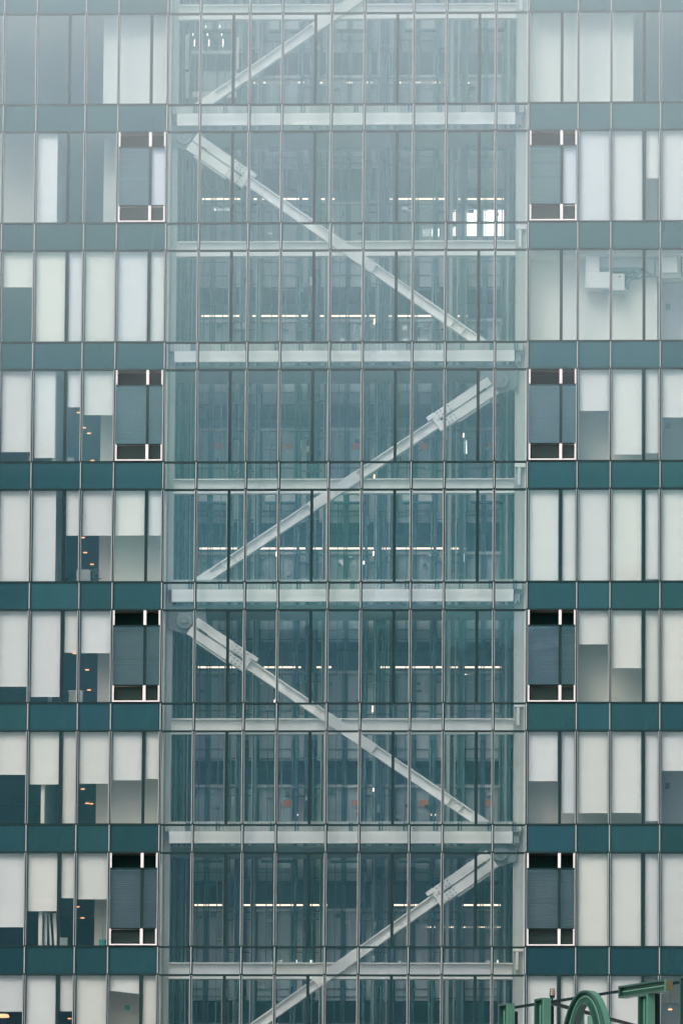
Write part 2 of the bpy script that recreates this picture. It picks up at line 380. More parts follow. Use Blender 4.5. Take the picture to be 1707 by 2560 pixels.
# ------------------------------------------------------------------ roller blinds
ORD = ['top', 'second', 'third', 'fourth', 'fifth', 'sixth', 'seventh', 'eighth', 'bottom']
LW = {(0,2): 'fifth pane from the core', (2,4): 'fourth wide pane from the core', (4,5): 'narrow pane far from the core', (5,7): 'middle wide pane', (7,9): 'wide pane next to the core', (9,10): 'narrow pane beside the core'}
PN = {(0,2): 'pane at the photo edge', (2,4): 'second wide pane from the edge', (4,5): 'narrow pane away from core', (5,7): 'third wide pane from the edge',
      (7,9): 'wide pane near the core', (9,10): 'narrow pane touching the core',
      (32,34): 'wide pane touching the core', (34,35): 'narrow pane near the core', (35,37): 'second wide pane from core', (37,39): 'third wide pane from core',
      (39,40): 'narrow pane away from core', (40,42): 'pane at the photo edge'}
def blind(i, ua, ub, drop, drop2=None, xa=None, xb=None, m_='blind', top=0.0):
    x0 = (X(ua)+0.075) if xa is None else xa
    x1 = (X(ub)-0.085) if xb is None else xb
    zt_ = zt(i)-0.02; h = zt(i)-zb(i)
    za = zt_-drop*h+0.04; zb_ = zt_-(drop2 if drop2 is not None else drop)*h+0.04
    zt_ -= top
    st = 'fully lowered' if drop > .93 or top else 'nearly lowered' if drop > .7 else 'half lowered' if drop > .44 else 'partly raised'
    if drop2 is not None: st = 'crooked'
    side = 'left' if ua < 20 else 'right'
    y = 0.20 + random.uniform(-.012, .012)
    b = MB(); n = 14; m0 = 0
    # softly billowing cloth sheet with thickness
    ph = random.uniform(0, 6); am = random.uniform(.002, .006)
    for side_y in (0, 0.004):
        for k in range(n+1):
            s_ = k/n; x = x0+(x1-x0)*s_; yy = y+side_y+am*math.sin(ph+s_*5)
            zbot = za+(zb_-za)*s_
            for z in (zt_, (zt_+zbot)/2, zbot): b.v.append((x, yy+(am*1.5*math.sin(ph*2+s_*3) if z != zt_ else 0), z))
    for sy in (0, 1):
        o0 = sy*3*(n+1)
        for k in range(n):
            for q in (0, 1):
                a = o0+k*3+q; f = (a, a+1, a+4, a+3); b.f.append(f if sy == 0 else f[::-1])
    o = b.build('roller_blind', m_, None)
    ms = o.data; 
    for p in ms.polygons: p.use_smooth = True
    col = 'lilac white' if m_ == 'blind_lilac' else 'white'
    tag(o, f"{st} {col} roller blind, {side} wing, {ORD[i]} window row, {PN[(ua,ub)]}", 'blind', 'roller blinds behind the office windows')
    o['_w'] = o['_w']
    br = MB(); br.bar((x0, y+0.002, za-0.012), (x1, y+0.002, zb_-0.012), 0.018, 0.024, side=(0,1,0)).build('bottom_bar', 'blind', o)
    box(x0, x1, y-0.02, y+0.03, zt_-0.02, zt_+0.03).build('roller_tube', 'blind', o)
    return o
P = lambda px, i: at(px, {0:145,1:440,2:740,3:1040,4:1340,5:1640,6:1945,7:2250,8:2500}[i], 0.2).x
blind(1, 2, 4, 1.0, xb=P(143, 1)); blind(1, 35, 37, 1.0); blind(1, 37, 39, 1.0); blind(1, 39, 40, .52); blind(1, 40, 42, 1.0)
blind(1, 34, 35, .815, m_='blind_lilac', xa=X(34)+0.06, top=.56); blind(1, 9, 10, .815, m_='blind_lilac', xa=X(9)+0.06, top=.56)
blind(2, 0, 2, .385)
for p_ in ((2,4),(4,5),(5,7),(7,9),(9,10)): blind(2, *p_, 1.0)
blind(3, 0, 2, .88); blind(3, 2, 4, .945, xb=P(137.5, 3)); blind(3, 4, 5, .395); blind(3, 5, 7, .48, drop2=.482)
blind(3, 35, 37, .447); blind(3, 37, 39, .92); blind(3, 39, 40, .905); blind(3, 40, 42, .52)
blind(4, 0, 2, 1.0, xb=P(73.5, 4)); blind(4, 2, 4, 1.0, xb=P(139, 4))
for p_ in ((4,5),(5,7),(7,9),(9,10)): blind(4, *p_, .487)
blind(4, 32, 34, .99, xa=P(1323.5, 4))
for p_ in ((34,35),(35,37),(37,39)): blind(4, *p_, .99)
blind(4, 39, 40, .965); blind(4, 40, 42, .99)
blind(5, 0, 2, .815); blind(5, 2, 4, .925); blind(5, 4, 5, .45); blind(5, 5, 7, .455)
blind(5, 35, 37, .365); blind(5, 37, 39, .62); blind(5, 39, 40, 1.0); blind(5, 40, 42, 1.0)
blind(6, 0, 2, .462); blind(6, 2, 4, .565); blind(6, 4, 5, 1.0); blind(6, 5, 7, .557); blind(6, 7, 9, .52); blind(6, 9, 10, .505)
blind(6, 32, 34, .53); blind(6, 34, 35, .87); blind(6, 35, 37, .87); blind(6, 37, 39, .868); blind(6, 39, 40, .955); blind(6, 40, 42, .42)
blind(7, 0, 2, .79); blind(7, 2, 4, .62); blind(7, 4, 5, .48); blind(7, 5, 7, .492)
for p_ in ((35,37),(37,39),(39,40),(40,42)): blind(7, *p_, .995)
blind(8, 0, 2, .39); blind(8, 2, 4, 1.0); blind(8, 4, 5, .385); blind(8, 5, 7, 1.0); blind(8, 7, 9, .165, drop2=.20); blind(8, 9, 10, 1.0)
for p_ in ((32,34),(34,35),(35,37),(37,39)): blind(8, *p_, 1.0)

# ------------------------------------------------------------------ core: columns, beams, braces
YB = 1.0                                   # brace plane behind the glass
xl1 = at(436.5, 1040, YB).x; xr0 = at(1286.5, 1040, YB).x
for x0, x1 in ((X(10)+0.11, xl1), (xr0, xr0+0.44)):
    b = MB(); b.box(x0, x1, YB+0.10, YB+0.55, ZBOT, ZTOP)
    if x1 > X(20): b.box(x0, x0+0.05, YB+0.06, YB+0.10, ZBOT, ZTOP)
    b.build('column', 'column_grey', tower)
def zrow(py, Y): return at(860, py, Y).z
# y pixels of the beams at the centre of the picture
DEEP = {1: (262, 281, 309, 328), 3: (856, 876, 901.5, 923.5), 5: (1456, 1473.5, 1502, 1523), 7: (2061.5, 2079.5, 2107, 2131)}
SHAL = {0: (10.5, 14, 27, 44, 48), 2: (603.5, 607, 625, 637, 641), 4: (1198, 1201, 1222, 1231, 1235), 6: (1798, 1801, 1823, 1832.5, 1836), 8: (2409, 2412, 2437, 2446, 2450)}
xa_, xb2 = xl1, xr0
for i, (a, b1, c1, d1) in DEEP.items():
    zc, zd = zrow(b1, 0.52), zrow(c1, 0.52)
    bm = MB(); bm.box(xa_, xb2, 0.52, YB-0.42+0.04, zd, zc); bm.box(xa_, xb2, 0.50, YB-0.40+.04, zd-0.03, zd-0.002)
    bmo = bm.build('deep_beam', 'beam_white', tower, bevel=0.012)
    # catwalk soffit behind and below the beam
    zs = zrow(d1-3, 3.2)
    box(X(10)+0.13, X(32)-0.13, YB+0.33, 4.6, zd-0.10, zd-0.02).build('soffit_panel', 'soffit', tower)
    # corrugated deck edge on top
    zk = zc+0.003; zk1 = zc+0.37
    dk = MB(); x = xa_-0.15
    while x < xb2+0.25:
        dk.box(x, x+0.085, 0.56, YB+0.25, zk, zk1); x += 0.125
    dk.box(xa_-0.15, xb2+0.28, 0.64, YB+0.24, zk+.0, zk1-.01)
    dk.build('deck_rib', 'deck', tower, kind='stuff')
    pq = MB()
    for k in range(13):
        xx = xa_+0.6+k*0.98+(0.10 if k % 2 else 0)
        pq.box(xx, xx+0.07, 0.53, 0.559, zk+0.02, zk1-0.04); pq.box(xx+0.11, xx+0.15, 0.53, 0.559, zk+0.02, zk1-0.04)
    pq.build('deck_clip', 'duct_dark', tower, kind='stuff')
    # bracket at the right column
    eb = MB(); eb.box(xb2+0.03, xb2+0.10, YB-0.25, YB+0.05, zd-0.05, zc+0.1); eb.box(xb2+0.10, xb2+0.17, YB-0.2, YB+0.05, zd+0.03, zc+0.03)
    eb.box(xb2+0.17, xb2+0.28, YB-0.25, YB+0.05, zc-0.12, zc+0.16); eb.box(xb2+.17, xb2+.21, YB-.25, YB+.05, zd-.03, zc-.13)
    eb.build('beam_bracket', 'deck', tower)
for i, (a, b1, c1, d1, e1) in SHAL.items():
    z1_, z2_ = zrow(a, YB), zrow(e1, YB)
    bm = MB(); bm.box(xa_, xb2, YB-0.18, YB+0.18, z1_-0.045, z1_); bm.box(xa_, xb2, YB-0.18, YB+0.18, z2_, z2_+0.10)
    bm.box(xa_, xb2, YB-0.012, YB+0.012, z2_+0.101, z1_-0.046)
    bm.build('tie_beam', 'steel_white', tower)
    eb = MB(); eb.box(xb2+0.02, xb2+0.38, YB-0.12, YB+0.08, z1_+0.42, z1_+0.56); eb.box(xb2+0.12, xb2+0.22, YB-0.14, YB+0.08, z1_-0.25, z1_+0.40)
    eb.build('column_bracket', 'steel_white', tower)

def brace(p0, p1, top0=True):
    """p0 pin end (upper), p1 lower end, both vectors in plane YB-ish"""
    A, B = Vector(p0), Vector(p1); d = (B-A); L = d.length; d.normalize(); nrm = Vector((0,1,0)); v = d.cross(nrm)
    if v.z < 0: v = -v
    def P_(s, t, y): return A + d*s + v*t + Vector((0, y, 0))
    def slab(mb, s0, s1, t0, t1, y0, y1):
        mb.prism([P_(s0,t0,y0), P_(s1,t0,y0), P_(s1,t1,y0), P_(s0,t1,y0)], (0,0,0), (0, y1-y0, 0))
    h = 0.188
    m = MB()
    s_a = 2.75                                 # end of bolted splice
    slab(m, s_a, L, h-0.045, h, -0.17, 0.17); slab(m, s_a, L, -h, -h+0.045, -0.17, 0.17)
    slab(m, s_a, L, -h+0.046, h-0.046, -0.012, 0.012)
    root = m.build('brace', 'steel_white', tower)
    # box section over the crossing and at the foot
    m = MB(); slab(m, L*0.535-1.05, L*0.535+1.05, -h-0.012, h+0.012, -0.19, -0.02); slab(m, L-1.0, L, -h-0.01, h+0.01, -0.19, -0.02)
    m.build('cover_plate', 'steel_white', root, bevel=0.01)
    m = MB(); slab(m, L-1.55, L-1.51, -h+.046, h-.046, -0.17, -0.013); slab(m, L-2.0, L-1.985, -h+.046, h-.046, -0.17, -0.013); m.build('stiffener', 'steel_white', root)
    # twin channel damper towards the pin
    m = MB()
    slab(m, 0.35, s_a-0.10, 0.035, 0.36, -0.22, 0.1); slab(m, 0.35, s_a-0.25, -0.36, -0.035, -0.22, 0.1)
    slab(m, 0.75, s_a-0.6, -0.43, -0.375, -0.14, 0.1); slab(m, 0.35, s_a-0.6, -0.034, 0.034, -0.05, 0.05)
    slab(m, 0.9, s_a-1.0, 0.16, 0.20, -0.235, -0.221)
    m.build('damper_channel', 'steel_white', root, bevel=0.008)
    m = MB()
    slab(m, s_a-0.75, s_a+0.02, 0.06, 0.34, -0.26, -0.222); slab(m, s_a-0.75, s_a-0.05, -0.34, -0.06, -0.26, -0.222)
    slab(m, s_a-0.05, s_a+0.28, 0.21, 0.37, -0.24, 0.0); slab(m, s_a-0.18, s_a+0.12, -0.35, -0.17, -0.24, 0.0); slab(m, s_a-0.12, s_a+0.10, -0.17, 0.20, -0.22, 0.0)
    m.build('splice_plate', 'steel_white', root, bevel=0.006)
    m = MB()
    for sx in range(4):
        for ty in (0.13, 0.27, -0.13, -0.27):
            c = P_(s_a-0.62+sx*0.16, ty, -0.262); m.cyl(c, c+Vector((0,-0.03,0)), 0.024, 6)
    slab(m, s_a-0.42, s_a-0.12, -0.02, 0.02, -0.235, -0.222); slab(m, 0.62, 1.0, -0.03, 0.06, -0.235, -0.222)
    m.build('bolt', 'bolt', root)
    # gusset and pin
    m = MB()
    sgn = 1 if d.x > 0 else -1
    xe = A.x - sgn*0.62
    m.prism([(xe, A.y+0.02, A.z+0.55), (A.x+sgn*0.72, A.y+0.02, A.z+0.55), (A.x+sgn*0.80, A.y+0.02, A.z-0.15), (A.x+sgn*0.1, A.y+0.02, A.z-0.52), (xe+sgn*0.02, A.y+0.02, A.z-0.28)], (0,0,0), (0,0.06,0))
    m.cyl(A+Vector((0,0.02,0)), A+Vector((0,-0.16,0)), 0.30, 28); m.build('gusset_plate', 'gusset', root, bevel=0.01)
    m = MB(); m.cyl(A+Vector((0,-0.161,0)), A+Vector((0,-0.21,0)), 0.13, 20); m.build('pin', 'gusset', root, bevel=0.01)
    return root
YP = YB-0.12
brace(at(1253, 350-605+3, YP), at(487, 277, YP))
brace(at(461, 341, YP), at(1243, 887, YP))
brace(at(1252, 951, YP), at(473, 1474, YP))
brace(at(462, 1553, YP), at(1238, 2082, YP))
brace(at(1250, 2166-32, YP), at(500, 2667, YP))

# ------------------------------------------------------------------ lift shafts
YS = 5.0
BANKS = [527, 697, 867, 1038, 1210]
def sx(px): return at(px, 1040, YS).x
# dark band (view into the lobby) per window row, measured at the centre
BAND = {0: (130, 187), 1: (421, 503), 2: (717, 797), 3: (1010, 1069), 4: (1307, 1379), 5: (1605, 1677), 6: (1903, 1962), 7: (2203, 2272), 8: (2503, 2560)}
def zs(py): return at(860, py, YS).z
keys = sorted(BAND)
spans = []
ztops = [zs(BAND[k][0]) for k in keys]; zbots = [zs(BAND[k][1]) for k in keys]
segs = [(ztops[0]+0.0, ztops[0]+3.5)] + [(ztops[k+1], zbots[k]) for k in range(len(keys)-1)] + [(zbots[-1]-3.6, zbots[-1])]
ZS0, ZS1 = zbots[-1]-3.6, ztops[0]+3.5
for (za, zc) in segs:
    for c in BANKS:
        for a, b2 in ((-41, -6), (7, 39)):
            if c == 1210 and abs(zc-zbots[1]) < .01: zc = zs(592); 
            o = MB(); o.box(sx(c+a), sx(c+b2), YS, YS+0.06, za, zc)
            o.build('shaft_panel', 'shaft_panel', tower)
        for a, b2 in ((57, 70), (103, 111)):
            if c == 1210: continue
            box(sx(c+a), sx(c+b2), YS-0.1, YS-0.05, za, zc).build('shaft_strip', 'shaft_light', tower)
for c in BANKS:
    r_g = MB()
    for a in (-3.5, 0.5, 4.5):
        r_g.box(sx(c+a)-0.012, sx(c+a)+0.012, YS-0.2, YS-0.12, ZS0, ZS1)
    r_g.build('guide_rail', 'shaft_dark', tower)
    for a, b2 in ((-54, -48), (48, 55), (72, 80), (112, 119), (-20, -18.5)):
        if c == 1210 and a > 60: continue
        box(sx(c+a), sx(c+b2), YS-0.35, YS-0.21, ZS0, ZS1).build('shaft_post', 'shaft_dark', tower)
    for a in (83, 88.5, 95, 122, 43.5, -45):
        if c == 1210 and a > 70: continue
        ww = random.uniform(.8, 1.6)
        box(sx(c+a-ww), sx(c+a+ww), YS-0.5, YS-0.42, ZS0, ZS1).build('guide_rail', 'shaft_mid', tower)
rr_ = random.Random(11)
for k in range(30):
    px = rr_.uniform(441, 1280); ww = rr_.uniform(.5, 1.3)
    yy = rr_.uniform(.75, 1.3)
    box(sx(px-ww), sx(px+ww), YS-yy, YS-yy+.05, ZS0, ZS1).build('cable', rr_.choice(['shaft_mid', 'shaft_mid', 'shaft_dark', 'shaft_light']), tower)
re_ = random.Random(23)
for i in range(0, 9):
    y0 = BAND[i][1]; yt = BAND[i][0]
    for c in BANKS:
        for k in range(4):
            px = c+re_.choice((-36, -30, -14, 12, 18, 28, 33))+re_.uniform(-2, 2); w_ = re_.uniform(2.5, 8); py = y0+re_.choice((14, 22, 30, 52, 75, 96, 128, 140))+re_.uniform(-3, 3); h_ = re_.uniform(2.5, 8)
            box(sx(px-w_), sx(px+w_), YS-.14, YS-.002, zs(py+h_), zs(py)).build('control_box', re_.choice(['shaft_light', 'shaft_mid', 'shaft_mid', 'deck']), tower)
        for py in (y0+100, y0+150, y0+228-8, yt-30):
            box(sx(c-40), sx(c+38), YS-.08, YS-.003, zs(py+1.6), zs(py)).build('panel_joint', 'shaft_mid', tower)
        if c == 1210: continue
        for py in (yt-4, y0+30, y0+112):
            box(sx(c+56), sx(c+112), YS-.42, YS-.37, zs(py+2.5), zs(py)).build('cross_rail', re_.choice(['shaft_mid', 'shaft_dark']), tower)
        for k in range(3):
            px = c+re_.uniform(60, 108); w_ = re_.uniform(1.5, 4); py = y0+re_.uniform(5, 200); h_ = re_.uniform(8, 26)
            box(sx(px-w_), sx(px+w_), YS-.62, YS-.55, zs(py+h_), zs(py)).build('counterweight', re_.choice(['shaft_light', 'shaft_mid']), tower)
# extra rails near the core's two ends
for px, ww, mm in ((446, 3, 'shaft_dark'), (454, 1.5, 'shaft_mid'), (461, 3.5, 'shaft_dark'), (472, 4, 'shaft_mid'), (481, 1.2, 'shaft_light'), (489, 2.5, 'shaft_dark'),
                   (1262, 3.5, 'shaft_dark'), (1270, 2, 'shaft_light'), (1277, 4, 'shaft_dark'), (1143, 1.5, 'shaft_light'), (1127, 4, 'shaft_light'), (970, 1, 'shaft_light'), (641, 1, 'shaft_light'), (812, 1, 'shaft_light')):
    box(sx(px-ww), sx(px+ww), YS-0.7, YS-0.6, ZS0, ZS1).build('guide_rail', mm, tower)
# horizontal brackets and door headers per row
for i in range(0, 9):
    for c in BANKS:
        y0 = BAND[i][1]
        h = MB(); h.box(sx(c-45), sx(c+46), YS-0.16, YS-0.02, zs(y0+9), zs(y0+2)); h.build('rail_bracket', 'shaft_light', tower)
        if i in (0, 1, 4, 7):
            off = {0: (61, 84), 1: (354, 380), 4: (1237, 1263), 7: (2137, 2159)}[i]
            for a, b2 in ((-28, -4), (12, 46)) if c < 1200 else ((-30, -6), (8, 30)):
                box(sx(c+a), sx(c+b2), YS-0.9, YS-0.55, zs(off[1]), zs(off[0])).build('machine_box', 'shaft_light', tower)
            box(sx(c-30), sx(c+48), YS-0.92, YS-0.5, zs(off[1]+4), zs(off[1]+0.5)).build('machine_shadow', 'shaft_dark', tower)  # dark strip drawn as the shadow line under the machine boxes
        if c != 1210:
            b = MB(); b.box(sx(c+50), sx(c+82), YS-0.55, YS-0.36, zs(y0+14), zs(y0+10)); b.box(sx(c+98), sx(c+118), YS-0.55, YS-0.36, zs(y0+15), zs(y0+11))
            b.box(sx(c+52), sx(c+78), YS-0.55, YS-0.36, zs(y0+34), zs(y0+31)); b.box(sx(c+53), sx(c+60), YS-0.56, YS-0.36, zs(y0-60), zs(y0-84))
            b.build('rail_clamp', 'shaft_dark', tower)
for i, pxs, yc in ((3, (546, 718, 890, 1060, 1228), 1115), (6, (718, 890, 1059, 1224), 2009)):
    for k, px in enumerate(pxs):
        p = at(px, yc, YS-0.02)
        o = box(p.x-0.17, p.x+0.17, YS-0.03, YS-0.003, p.z-0.12, p.z+0.12).build('notice_board', 'notice')
        tag(o, f"faded orange notice on the {['first','second','third','fourth','fifth'][k if i==3 else k+1]} lift shaft from left, {ORD[i]} window row", 'notice', 'orange notices on the lift shafts')

# lobby behind the shafts
YW = 12.0
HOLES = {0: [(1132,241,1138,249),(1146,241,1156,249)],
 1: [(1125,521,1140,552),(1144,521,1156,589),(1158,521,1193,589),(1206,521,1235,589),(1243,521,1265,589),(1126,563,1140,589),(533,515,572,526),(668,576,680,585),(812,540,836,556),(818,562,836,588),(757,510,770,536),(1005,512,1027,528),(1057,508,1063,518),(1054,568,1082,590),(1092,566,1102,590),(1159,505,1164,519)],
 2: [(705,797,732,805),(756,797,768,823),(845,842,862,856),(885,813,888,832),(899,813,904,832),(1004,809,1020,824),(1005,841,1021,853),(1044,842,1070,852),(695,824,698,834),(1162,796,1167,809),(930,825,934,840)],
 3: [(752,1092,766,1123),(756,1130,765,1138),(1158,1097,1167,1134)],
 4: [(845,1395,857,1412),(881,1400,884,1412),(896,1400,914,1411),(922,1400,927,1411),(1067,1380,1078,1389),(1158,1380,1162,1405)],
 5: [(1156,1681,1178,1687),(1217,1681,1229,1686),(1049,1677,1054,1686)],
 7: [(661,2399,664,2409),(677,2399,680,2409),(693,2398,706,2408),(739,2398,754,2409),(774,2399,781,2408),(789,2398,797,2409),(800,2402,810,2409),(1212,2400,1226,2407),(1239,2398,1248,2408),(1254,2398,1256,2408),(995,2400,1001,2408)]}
xa, xb = X(10)+0.13, X(32)-0.13
zlo, zhi = zb(9)-0.6, ZTOP+2.4
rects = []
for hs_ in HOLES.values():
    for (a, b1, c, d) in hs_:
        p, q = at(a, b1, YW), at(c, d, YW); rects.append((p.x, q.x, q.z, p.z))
wl = MB()
zc_ = sorted({zlo, zhi, *[r[2] for r in rects], *[r[3] for r in rects]})
for k in range(len(zc_)-1):
    za, zc = zc_[k], zc_[k+1]
    cut = sorted((r[0], r[1]) for r in rects if r[2] < (za+zc)/2 < r[3])
    x = xa
    for c0, c1 in cut:
        if c0 > x: wl.box(x, c0, YW, YW+0.2, za, zc)
        x = max(x, c1)
    wl.box(x, xb, YW, YW+0.2, za, zc)
wl.build('lobby_wall', 'far_wall', tower)
for (x_a, x_b, z_a, z_b) in rects:  # glowing panels added in place of daylight through the far openings
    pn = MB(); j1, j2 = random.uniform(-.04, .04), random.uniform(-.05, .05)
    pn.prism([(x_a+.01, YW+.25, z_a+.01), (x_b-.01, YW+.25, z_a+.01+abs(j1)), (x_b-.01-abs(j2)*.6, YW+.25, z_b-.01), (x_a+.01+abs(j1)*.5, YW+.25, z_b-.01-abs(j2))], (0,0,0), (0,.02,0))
    pn.build('daylight_panel', 'daylight_glow', tower)
for i in ROWS:
    z = zb(i)
    box(xa, xb, 6.6, YW-0.002, z-0.72, z-0.42).build('lobby_slab', 'shaft_mid', tower)
box(xa, xb, YW+4, YW+4.2, GZ, zb(9)-0.62).build('rear_wall', 'dark_room', tower)

# warm linear lamps hanging in the lobby
LAMPS = {0: (205.6, [(505,600),(634,770),(800,943),(975,1115),(1146,1195)]), 1: (497, [(505,600),(634,770),(803,836),(974,1111),(1145,1264)]), 2: (789.6, [(503,598),(631,769),(800,940),(972,1078),(1142,1168)]),
 4: (1371.5, [(499,592),(638,763),(783,935),(955,1106),(1125,1164)]), 5: (1668.8, [(495,590),(660,752),(791,828),(951,1104),(1125,1252)]),
 6: (2038, [(741,757),(794,813),(1077,1095)]), 7: (2264, [(486,558),(607,757),(773,818),(980,1062),(1150,1256)])}
for i, (yy, sg) in LAMPS.items():
    for k, (a, b2) in enumerate(sg):
        p, q = at(a, yy, 9.5), at(b2, yy, 9.5)
        pos = ['leftmost', 'second', 'third', 'fourth', 'fifth'][k]
        if i == 6: pos = ['leftmost short', 'middle short', 'rightmost short'][k]
        t_ = thing('linear_lamp', ((p.x+q.x)/2, 9.5, p.z), f"warm glowing linear lamp behind the lift shafts, {pos} from left, {ORD[i]} window row", 'lamp', 'linear lamps in the lift lobby')
        box(p.x, q.x, 9.47, 9.53, p.z-0.026, p.z+0.030).build('diffuser', 'lamp_warm', t_)
        box(p.x, q.x, 9.46, 9.60, p.z+0.037, p.z+0.06).build('housing', 'shaft_dark', t_)
p, q = at(1060, 2319, 9.5), at(1250, 2319, 9.5)
t_ = thing('linear_lamp', ((p.x+q.x)/2, 9.5, p.z), 'thin warm linear lamp below the longer ones, right side of the eighth window row', 'lamp', 'linear lamps in the lift lobby')
box(p.x, q.x, 9.47, 9.53, p.z-0.02, p.z+0.02).build('diffuser', 'lamp_warm', t_); box(p.x, q.x, 9.46, 9.60, p.z+0.022, p.z+0.04).build('housing', 'shaft_dark', t_)
# small glowing globe lamps
SPOT = [(934,2083-560+20,'x')]
for (px, py, h, lab) in ((933, 1976-1, 9, 'slim upright lamp glowing between the third and fourth lift shafts, seventh window row'),
                         (931, 1773, 17, 'slim upright lamp glowing just above the tie beam under the sixth window row'),
                         (935, 1191, 10, 'slim upright lamp glowing above the tie beam under the fourth window row'),
                         (1158, 1088, 11, 'slim upright lamp glowing near the right end of the fourth window row'),
                         (691, 1385, 13, 'slim upright lamp glowing beside the second lift shaft, fifth window row'),
                         (933, 1384, 12, 'slim upright lamp glowing under a linear lamp, middle of the fifth window row'),
                         (935, 803, 15, 'slim upright lamp glowing under a linear lamp, middle of the third window row'),
                         (686, 1753, 7, 'small upright lamp glowing at the bottom of the sixth window row')):
    p = at(px, py, 4.0); hh = h/70
    t_ = thing('wall_lamp', (p.x, 4.0, p.z-hh/2), lab, 'lamp')
    MB().cyl((p.x, 4.0, p.z-hh/2), (p.x+0.01, 4.0, p.z+hh/2), 0.028, 10).build('glow_tube', 'lamp_warm', t_)
    MB().cyl((p.x+0.01, 4.0, p.z+hh/2+.002), (p.x+0.01, 4.0, p.z+hh/2+.03), 0.03, 10).build('cap', 'shaft_dark', t_)

# lift car at the top left
p0, p1 = at(464, 243, 3.6), at(597, 80, 3.6)
lc = thing('lift_car', ((p0.x+p1.x)/2, 3.6, p0.z), 'glass lift car with white frame and small spot lights, upper left of the glazed core', 'lift car')
def cxz(px, py): q = at(px, py, 3.6); return q.x, q.z
fr_ = MB()
for a, b1, c, d in ((464,86,472,172),(464,180,472,245),(592,92,597,172),(592,182,597,200)):
    xa1, z1 = cxz(a, b1); xb1, z0 = cxz(c, d); fr_.box(xa1, xb1, 3.5, 3.6, z0, z1)
fr_.build('car_post', 'steel_white', lc)
xa1, z1 = cxz(481, 229); xb1, z0 = cxz(590, 243); box(xa1, xb1, 3.5, 3.62, z0, z1).build('car_sill', 'steel_white', lc)
xa1, z1 = cxz(505, 168); xb1, z0 = cxz(588, 228); box(xa1, xb1, 4.2, 4.25, z0, z1).build('car_back_wall', 'deck', lc)
xa1, z1 = cxz(478, 127); xb1, z0 = cxz(590, 134); box(xa1, xb1, 3.5, 3.6, z0, z1).build('handrail', 'deck', lc)
sp = MB()
for px, py, hh in ((483,87,6),(519,87,6),(555,87,5),(515,67,5),(550,67,6),(487,108,17),(523,108,17),(558,108,19)):
    x_, z_ = cxz(px, py); sp.cyl((x_, 3.45, z_-hh/140), (x_, 3.45, z_+hh/140), 0.02, 8)
sp.build('spot_light', 'lamp_white', lc)

# ------------------------------------------------------------------ things in the wings
def ceil_pt(px, py, i):
    zc = zt(i)+0.03; lo, hi = 0.4, 20
    for _ in range(40):
        md = (lo+hi)/2
        if at(px, py, md).z < zc: lo = md
        else: hi = md
    return at(px, py, lo)
DL = {3: [(197,1028),(210,1066),(222.5,1080),(231,1148)], 4: [(207,1341),(213,1378.6),(230,1408)], 5: [(186,1631),(218,1672),(222.5,1745)],
      6: [(207,1970.5),(218,2006),(228,2041)], 7: [(194,2265),(206,2307.5)], 8: [(7,2541),(174,2545)]}
for i, ps in DL.items():
    for k, (px, py) in enumerate(ps):
        p = ceil_pt(px, py, i); zc = zt(i)+0.04
        big = (i == 8 and k == 0)
        p.z = zc; rr = 0.075 if not big else 0.22
        if big: p = at(7, 2541, 2.0); p.z += 0
        t_ = thing('ceiling_lamp', (p.x, p.y, p.z), (f"orange glowing ceiling lamp, {['highest','second highest','third highest','lowest'][k]} of its row, left wing, {ORD[i]} window row" if not big else
             'large orange dish lamp at the bottom left corner of the picture'), 'lamp', 'orange ceiling lamps in the left wing')
        if big:
            MB().cyl(p+Vector((0,0,-0.05)), p+Vector((0,0,0.05)), 0.24, 24, 0.20).build('glow_disc', 'lamp_orange', t_)
            MB().cyl(p+Vector((0,0,0.051)), p+Vector((0,0,0.9)), 0.01, 6).build('cord', 'shaft_dark', t_)
        else:
            MB().cyl(p+Vector((0,0,-0.07)), p+Vector((0,0,-0.008)), rr, 16).build('glow_disc', 'lamp_orange', t_)
            MB().cyl(p+Vector((0,0,-0.045)), p+Vector((0,0,-0.004)), rr+0.015, 16).build('rim', 'shaft_dark', t_)
p = at(1675, 2523, 1.2)
t_ = thing('pendant_lamp', tuple(p), 'small pendant lamp glowing orange behind the rooftop letter, bottom right corner', 'lamp')
MB().cyl(p+Vector((0,0,-0.05)), p+Vector((0,0,-0.01)), 0.075, 16).build('glow_disc', 'lamp_orange', t_)
MB().cyl(p+Vector((0,0,-0.009)), p+Vector((0,0,0.12)), 0.075, 16, 0.03).build('lamp_shade', 'duct', t_)
MB().cyl(p+Vector((0,0,0.121)), p+Vector((0,0,1.0)), 0.006, 6).build('cord', 'shaft_dark', t_)

# boxes, chair, plant, mop standing close to the glass
def crate(px0, py0, px1, py1, Y, lab, mt='grey_box', name='storage_box', i=None, cat='box'):
    a, c = at(px0, py0, Y), at(px1, py1, Y)
    t_ = thing(name, ((a.x+c.x)/2, Y, c.z), lab, cat)
    dz = (a.z-c.z)*0.18
    box(a.x, c.x, Y, Y+0.3, c.z-0.1, a.z-dz).build('body', mt, t_, bevel=0.01)
    box(a.x-0.01, c.x+0.01, Y-0.012, Y+0.312, a.z-dz+0.002, a.z).build('lid', mt, t_, bevel=0.006)
    return t_
crate(172, 1726, 206, 1757, 0.7, 'grey carton standing behind the window under a half lowered blind, sixth row')
crate(146, 2345, 168, 2369, 0.7, 'small grey carton on the floor under a blind, eighth window row, left wing')
crate(168, 1144, 184, 1156, 0.7, 'low grey carton near the floor beside an orange lamp row, fourth window row')
crate(68, 1141, 79, 1156, 0.7, 'pale carton peeking below the nearly lowered edge blind, fourth window row')
